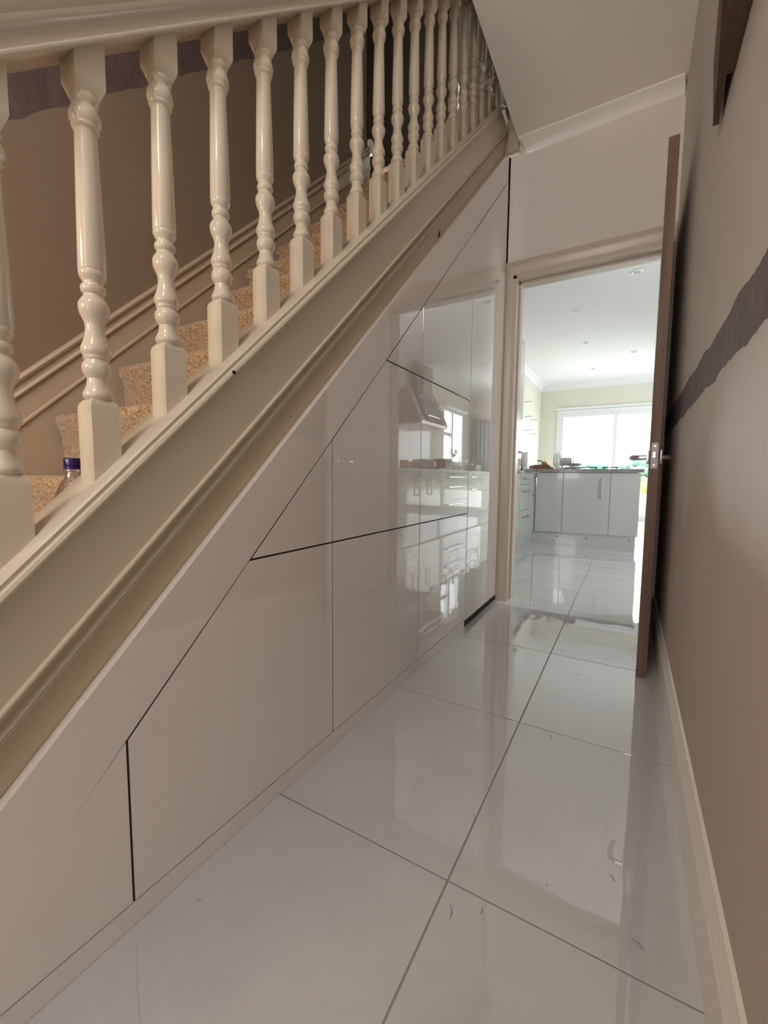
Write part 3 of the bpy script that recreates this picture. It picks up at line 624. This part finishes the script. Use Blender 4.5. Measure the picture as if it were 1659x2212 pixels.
for i in range(24):
    a = 2*PI*i/24; d = Vector((0, math.cos(a), math.sin(a)))
    tube(b, [fc+Vector((-0.038, 0, 0))+d*0.03, fc+Vector((-0.02, 0, 0))+d*0.085, fc+Vector((0.008, 0, 0))+d*0.098, fc+Vector((0.036, 0, 0))+d*0.07, fc+Vector((0.045, 0, 0))+d*0.03], 0.0016, 4)
obj('guard', b, 'plastic_w', t)
b = B(); lathe(b, [(0.02, 0.03), (0.045, 0.045), (0.050, 0.075), (0.048, 0.145), (0.036, 0.165), (0.01, 0.168)], 20, (fc.x, fc.y, fc.z-0.012), 0); obj('motor', b, 'plastic_g', t, smooth=40)
b = B()
for i in range(3):
    a = 2*PI*i/3; d = Vector((0, math.cos(a), math.sin(a))); n = Vector((0, -math.sin(a), math.cos(a)))
    loft(b, [[fc+d*0.015+Vector((0, 0, 0))-n*0.006, fc+d*0.015+n*0.006, fc+d*0.015+n*0.006+Vector((.003, 0, 0)), fc+d*0.015-n*0.006+Vector((.003, 0, 0))], [fc+d*0.08-n*0.03+Vector((-.012, 0, 0)), fc+d*0.08+n*0.03+Vector((.012, 0, 0)), fc+d*0.08+n*0.03+Vector((.015, 0, 0)), fc+d*0.08-n*0.03+Vector((-.009, 0, 0))]])
obj('blades', b, 'plastic_w', t)
t = tag(obj('dish_cloth', B_ if False else (lambda b: (blob(b, (-0.555, 5.22, WT+0.017), 0.10, 3, 0.08, (1.0, 0.7, 0.15)), b)[1])(B()), 'cloth', smooth=60), 'crumpled white cloth lying on the peninsula beside the fan', 'cloth')
pz = None
for i, lab in enumerate(['lower white plate on the crumpled cloth', 'upper grey-rimmed plate tilted on the lower plate']):
    p = thing('plate', (-0.56+0.015*i, 5.22, WT+0.0345+0.0135*i), lab, 'plate', 'plates on the peninsula')
    b = B(); lathe(b, [(0.05, 0), (0.055, 0.002), (0.10, 0.012), (0.102, 0.015), (0.055, 0.006), (0.002, 0.005)], 28); obj('dish', b, 'plastic_w' if i == 0 else 'plastic_g', p, smooth=40, local=True)
for i, (x0, x1, y, lab) in enumerate([(-0.47, -0.31, 5.25, 'flat black wire trivet at the middle of the peninsula'), (-0.27, -0.11, 5.28, 'flat black wire trivet nearer the right end of the peninsula')]):
    t = thing('trivet', ((x0+x1)/2, y, WT), lab, 'trivet', 'wire trivets on the peninsula')
    b = B(); tube(b, [(x0, y-0.07, WT+0.022), (x1, y-0.07, WT+0.022), (x1, y+0.07, WT+0.022), (x0, y+0.07, WT+0.022), (x0, y-0.07, WT+0.022)], 0.0035, 6); obj('ring', b, 'black', t)
    for x in (x0+0.02, x1-0.02):
        for dy in (-0.07, 0.07):
            b = B(); tube(b, [(x, y+dy, WT), (x, y+dy, WT+0.022)], 0.003, 6); obj('leg', b, 'black', t)
for i, (x, lab) in enumerate([(-0.075, 'small upturned clear glass at the right end of the peninsula, left one'), (-0.02, 'small upturned clear glass at the right end of the peninsula, right one')]):
    b = B(); lathe(b, [(0.022, 0), (0.023, 0.002), (0.018, 0.03), (0.012, 0.034), (0.002, 0.034)], 20, (x, 5.26, WT)); tag(obj('drinking_glass', b, 'pet', smooth=40), lab, 'glass', 'glasses on the peninsula')
t = thing('twig_stick', (-0.60, 5.62, WT), 'thin bare stick standing upright behind the fan', 'stick')
b = B(); tube(b, [(-0.60, 5.62, WT), (-0.603, 5.62, WT+0.10), (-0.598, 5.62, WT+0.17), (-0.601, 5.62, WT+0.25), (-0.599, 5.62, WT+0.31)], [0.004, 0.006, 0.005, 0.005, 0.002], 6); obj('stem', b, 'brown', t)
b = B(); lathe(b, [(0.02, 0), (0.022, 0.06), (0.016, 0.06), (0.015, 0.01)], 14, t.location); obj('holder', b, 'plastic_g', t, smooth=40)
# rods fixed to the left wall
rl = ['steel shelf rod on the kitchen left wall, topmost', 'nearer steel shelf rod of the middle pair on the left wall', 'farther steel shelf rod of the middle pair on the left wall', 'nearer steel shelf rod of the bottom pair on the left wall', 'farther steel shelf rod of the bottom pair on the left wall']
for lab, y, z in zip(rl, (7.25, 7.30, 7.74, 7.27, 7.72), (1.98, 1.752, 1.748, 1.522, 1.508)):
    t = thing('shelf_rod', (KX0, y, z), lab, 'shelf rod', 'bare shelf rods on the kitchen wall')
    b = B(); lathe(b, [(0.007, 0.003), (0.007, 0.115), (0.004, 0.117)], 10, axis=0); obj('rod', b, 'steel', t, smooth=40, local=True)
    b = B(); box(b, 0.0, 0.004, -0.012, 0.012, -0.02, 0.02, 0.001); obj('wall_plate', b, 'steel', t, local=True)

# hob run along the right kitchen wall (seen mirrored in the cupboard doors)
HX = 0.97
def run_unit(name, y0, y1, lab, drawers=None, handle=None):
    t = thing(name, (1.27, (y0+y1)/2, 0), lab, 'cupboard', 'base units on the hob run')
    b = B(); box(b, HX+0.02, KX1-0.01, y0, y1, 0.13, 0.807, 0.002); obj('carcass', b, 'gloss_k', t)
    if drawers:
        for z0, z1 in drawers:
            b = B(); box(b, HX, HX+0.0195, y0+0.002, y1-0.002, z0, z1, 0.002); d = obj('drawer', b, 'gloss_k', t)
            b = B(); dhandle(b, (HX, y0+0.2*(y1-y0), z1-0.06), (HX, y1-0.2*(y1-y0), z1-0.06), (-1, 0, 0), 0.007); obj('handle', b, 'chrome', d, smooth=40)
    else:
        b = B(); box(b, HX, HX+0.0195, y0+0.002, y1-0.002, 0.138, 0.805, 0.002); d = obj('door', b, 'gloss_k', t)
        b = B(); dhandle(b, (HX, handle, 0.51), (HX, handle, 0.75), (-1, 0, 0), 0.007); obj('handle', b, 'chrome', d, smooth=40)
    b = B(); box(b, HX+0.04, HX+0.055, y0, y1, 0.0, 0.13); obj('plinth', b, 'gloss_k', t)
run_unit('base_unit', 4.30, 4.905, 'white base unit at the near end of the hob run, behind the hall door', handle=4.83)
run_unit('base_unit', 4.91, 5.615, 'white door base unit under the near half of the cooker hood', handle=5.22)
run_unit('drawer_unit', 5.62, 6.745, 'wide three-drawer white unit under the hob', drawers=((0.66, 0.805), (0.40, 0.655), (0.138, 0.395)))
run_unit('drawer_unit', 6.75, 7.395, 'narrower two-drawer white unit under the kitchen side window', drawers=((0.60, 0.805), (0.138, 0.595)))
run_unit('base_unit', 7.40, 7.845, 'white door base unit below the tap', handle=7.52)
run_unit('base_unit', 7.85, 8.20, 'narrow white base unit at the far end of the hob run by the radiator', handle=8.03)
tag(obj('hob_worktop', bx(HX-0.02, KX1-0.002, 4.30, 8.22, 0.809, 0.846, 0.003), 'splash'), 'pale stone worktop along the hob wall, mirrored in the glossy cupboard', 'worktop')
tag(obj('splashback', bx(KX1-0.014, KX1-0.001, 5.20, 6.62, 0.847, 1.50, 0.002), 'splash'), 'grey marbled splashback panel behind the hob', 'splashback')
hd = thing('cooker_hood', (1.40, 5.92, 1.5), 'angled cooker hood with a dark glass panel and chimney over the hob', 'cooker hood')
b = B(); box(b, 1.34, KX1-0.001, 5.78, 6.10, 1.80, KZ-0.10, 0.004); obj('chimney', b, 'hood', hd)
b = B(); prism(b, [(KX1-0.001, 1.50), (1.22, 1.50), (1.20, 1.54), (1.42, 2.02), (KX1-0.001, 2.02)], 5.42, 6.42, 1, 0.004); obj('canopy', b, 'hood', hd)
b = B()
q0, q1 = Vector((1.195, 0, 1.545)), Vector((1.395, 0, 2.0)); nn = Vector((-(q1.z-q0.z), 0, q1.x-q0.x)).normalized()*0.012
loft(b, [[(q0.x, y, q0.z), (q1.x, y, q1.z), (q1.x+nn.x, y, q1.z+nn.z), (q0.x+nn.x, y, q0.z+nn.z)] for y in (5.62, 6.22)]); obj('glass_visor', b, 'glassdark', hd)
b = B()
f0, f1 = q0.lerp(q1, 0.2)+nn*1.1, q0.lerp(q1, 0.85)+nn*1.1
tube(b, [(f0.x, 5.70, f0.z), (f1.x, 5.70, f1.z), (f1.x, 6.14, f1.z), (f0.x, 6.14, f0.z), (f0.x, 5.70, f0.z)], 0.008, 6); obj('visor_frame', b, 'chrome', hd)
b = B()
hob = thing('gas_hob', (1.27, 5.95, WT), 'black gas hob with iron pan supports on the pale stone worktop', 'hob')
b = B(); box(b, 1.02, 1.50, 5.60, 6.30, WT, WT+0.010, 0.003); obj('plate', b, 'black', hob)
for x in (1.14, 1.38):
    for y in (5.75, 6.15):
        b = B()
        for dx, dy in ((0.08, 0), (0, 0.08)): tube(b, [(x-dx, y-dy, WT+0.01), (x-dx, y-dy, WT+0.035), (x+dx, y+dy, WT+0.035), (x+dx, y+dy, WT+0.01)], 0.005, 6)
        obj('pan_support', b, 'black', hob)
for i in range(4):
    b = B(); lathe(b, [(0.016, WT+0.01), (0.015, WT+0.028), (0.003, WT+0.030)], 14, (1.05, 5.80+0.1*i, 0)); obj('knob', b, 'chrome', hob, smooth=40)
sp = thing('saucepan', (1.38, 6.15, WT+0.041), 'dark saucepan with a long handle on the far burner', 'saucepan')
b = B(); lathe(b, [(0.08, 0), (0.095, 0.006), (0.10, 0.10), (0.103, 0.10), (0.097, 0.098), (0.09, 0.01)], 28, sp.location); obj('pan', b, 'hood', sp, smooth=40)
b = B(); tube(b, [(1.30, 6.19, WT+0.125), (1.20, 6.30, WT+0.135), (1.12, 6.40, WT+0.15)], 0.010, 8); obj('handle', b, 'black', sp, smooth=40)
tb = thing('bread_bin', (1.36, 6.62, WT), 'brown wooden bread bin between the hob and the window', 'bread bin')
b = B(); box(b, 1.26, 1.48, 6.50, 6.78, WT, WT+0.20, 0.012); obj('box', b, 'brown', tb)
b = B(); blob(b, (1.25, 6.64, WT+0.11), 0.014, 2, 0.02); obj('knob', b, 'chrome', tb, smooth=50)
mg = thing('mixing_bowl', (1.16, 5.36, WT), 'steel mixing bowl on the worktop left of the hob', 'bowl')
b = B(); lathe(b, [(0.04, 0), (0.07, 0.01), (0.10, 0.05), (0.112, 0.09), (0.115, 0.092), (0.108, 0.088), (0.066, 0.014)], 28, mg.location); obj('bowl', b, 'steel', mg, smooth=40)
bk = thing('utensil_crock', (1.30, 5.10, WT), 'copper-brown crock near the end of the hob worktop', 'crock')
b = B(); lathe(b, [(0.05, 0), (0.055, 0.01), (0.06, 0.12), (0.054, 0.12), (0.05, 0.01)], 24, bk.location); obj('pot', b, 'orange', bk, smooth=40)
vs = thing('plant_vase', (1.46, 7.36, WT), 'clear vase of twiggy green stems in front of the side window', 'vase')
b = B(); lathe(b, [(0.04, 0), (0.045, 0.01), (0.05, 0.10), (0.025, 0.19), (0.03, 0.22)], 20, vs.location); obj('vase', b, 'pet', vs, smooth=40)
for i in range(5):
    a = i*1.3; d = Vector((0.05*math.cos(a)-0.03, 0.09*math.sin(a), 0)); p = Vector((1.46, 7.36, WT+0.02))
    b = B(); tube(b, [p, p+Vector((0, 0, 0.22)), p+d+Vector((0, 0, 0.36))], 0.0035, 5)
    for s_ in range(4): q = p+d*(0.5+0.15*s_)+Vector((0, 0, 0.27+0.03*s_)); blob(b, (q.x+random.uniform(-.02, .02), q.y+random.uniform(-.03, .03), q.z), 0.018, 1, 0.1, (0.5, 1, 1.2))
    obj('stem', b, 'leaf', vs)
tp = thing('kitchen_tap', (1.44, 7.62, WT), 'chrome swan-neck kitchen tap below the side window', 'tap')
b = B(); tube(b, [(1.44, 7.62, WT), (1.44, 7.62, WT+0.20)] + [(1.44-0.075*(1-math.cos(a)), 7.62, WT+0.20+0.09*math.sin(a)) for a in [PI*i/10 for i in range(11)]] + [(1.29, 7.62, WT+0.15)], 0.011, 10); obj('spout', b, 'chrome', tp, smooth=50)
b = B(); tube(b, [(1.44, 7.635, WT+0.05), (1.44, 7.70, WT+0.075)], 0.007, 8); obj('lever', b, 'chrome', tp, smooth=40)
db = thing('detergent_bottle', (1.30, 7.96, WT), 'small pale green detergent bottle at the far end of the worktop', 'bottle')
b = B(); lathe(b, [(0.025, 0), (0.03, 0.006), (0.03, 0.10), (0.012, 0.13)], 18, db.location); obj('body', b, 'up_room', db, smooth=40)
b = B(); lathe(b, [(0.012, 0.13), (0.012, 0.155), (0.004, 0.165)], 12, db.location); obj('cap', b, 'plastic_w', db, smooth=40)
cbx = thing('washing_bowl', (1.20, 7.70, WT), 'dark grey washing-up bowl standing by the tap', 'bowl')
b = B(); loft(b, [[(1.20+sx*a, 7.70+sy*c, z) for sx, sy in ((-1, -1), (1, -1), (1, 1), (-1, 1))] for a, c, z in ((0.10, 0.12, WT), (0.12, 0.14, WT+0.12), (0.112, 0.132, WT+0.12), (0.095, 0.115, WT+0.01))]); obj('tub', b, 'rad', cbx)
rd = thing('radiator', (1.25, KY1-0.08, 0.5), 'tall grey vertical panel radiator on the far kitchen wall', 'radiator')
for i in range(7):
    x = 0.93+0.085*i; b = B(); box(b, x, x+0.074, KY1-0.085, KY1-0.045, 0.52, 1.91, 0.008); obj('column', b, 'rad', rd)
b = B(); box(b, 0.94, 1.50, KY1-0.044, KY1-0.026, 0.60, 0.64); box(b, 0.94, 1.50, KY1-0.044, KY1-0.001, 1.80, 1.84); obj('bracket', b, 'rad', rd)

# ------------------------------------------------------------------ outdoors
tag(obj('ground_patio', bx(-8, 8, KY1+0.10, 24.0, -0.12, -0.02), 'patio'), kind='structure')
b = B(); loft(b, [[(-120, 23.9, -0.12), (120, 23.9, -0.12)], [(-120, 30, -2.5), (120, 30, -2.5)], [(-120, 58, -2.0), (120, 58, -2.0)], [(-140, 78, 1.2), (140, 78, 0.6)], [(-160, 120, 2.6), (160, 120, 1.6)]], cap=False, closed=False)
tag(obj('ground_field', b, 'grass', smooth=60), kind='structure')
b = B()
for i in range(150):
    x = random.uniform(-34, 16); y = random.uniform(70, 84); top = 3.6+0.6*math.sin(x*0.23+1.1)+0.5*math.sin(x*0.71)
    r = random.uniform(0.8, 1.5); blob(b, (x, y, top-r-random.uniform(0, 2.2)), r, 1, 0.16, (1.15, 1.15, 0.9))
tag(obj('wooded_hillside', b, 'hill', smooth=70), 'bluish green wooded hillside beyond the patio doors', 'trees', kind='stuff')
tr = thing('garden_shrub', (0.62, 13.3, -0.02), 'yellow-green garden shrub outside the patio doors at the right', 'shrub')
b = B()
for i in range(16): blob(b, (0.62+random.uniform(-.3, .4), 13.3+random.uniform(-.3, .3), 0.25+random.uniform(0, 0.75)), random.uniform(0.12, 0.2), 1, 0.25)
obj('foliage', b, 'leaf_y', tr, smooth=70)
b = B(); tube(b, [(0.62, 13.3, -0.02), (0.63, 13.31, 0.5)], 0.03, 6); obj('stem', b, 'brown', tr)

# bits of dirt on the tiles
near = ['short dark fibre on the left tile in front of the cupboard plinth', 'long curved dark fibre just right of the grout crossing nearest the camera', 'second curved fibre from the grout crossing nearest the camera, further right', 'dark fibre lying on the lengthwise grout line, left of the tile edge', 'tiny dark crumb in the middle of the right-hand hall tile', 'straight dark fibre right of the tiny crumb on the right-hand tile', 'dark fibre on the floor nearest the skirting board', 'short grey scuff fibre on the hall tile beside the open door edge', 'long faint grey fibre beyond the second cross joint of the floor']
for i, (x, y, a, l) in enumerate([(-0.622, 0.432, 0.4, 0.012), (-0.231, 0.638, 1.9, 0.026), (-0.185, 0.667, 1.7, 0.014), (-0.262, 0.859, 2.4, 0.016), (-0.095, 0.774, 1.8, 0.006), (0.009, 0.852, 2.2, 0.018), (0.049, 0.743, 2.6, 0.020), (-0.131, 1.718, 3.0, 0.022), (-0.163, 1.256, 2.0, 0.03)]):
    dx, dy = l*math.cos(a), l*math.sin(a)
    f_ = thing('dirt_fibre', (x, y, 0.0), near[i], 'dirt', 'bits of dirt on the hall tiles')
    b = B(); tube(b, [(-dx/2, -dy/2, 0.0009), (dy*0.12, -dx*0.12, 0.0011), (dx/2, dy/2, 0.0009)], [0.0004, 0.0009, 0.0003], 5); obj('strand', b, 'rad', f_, local=True)
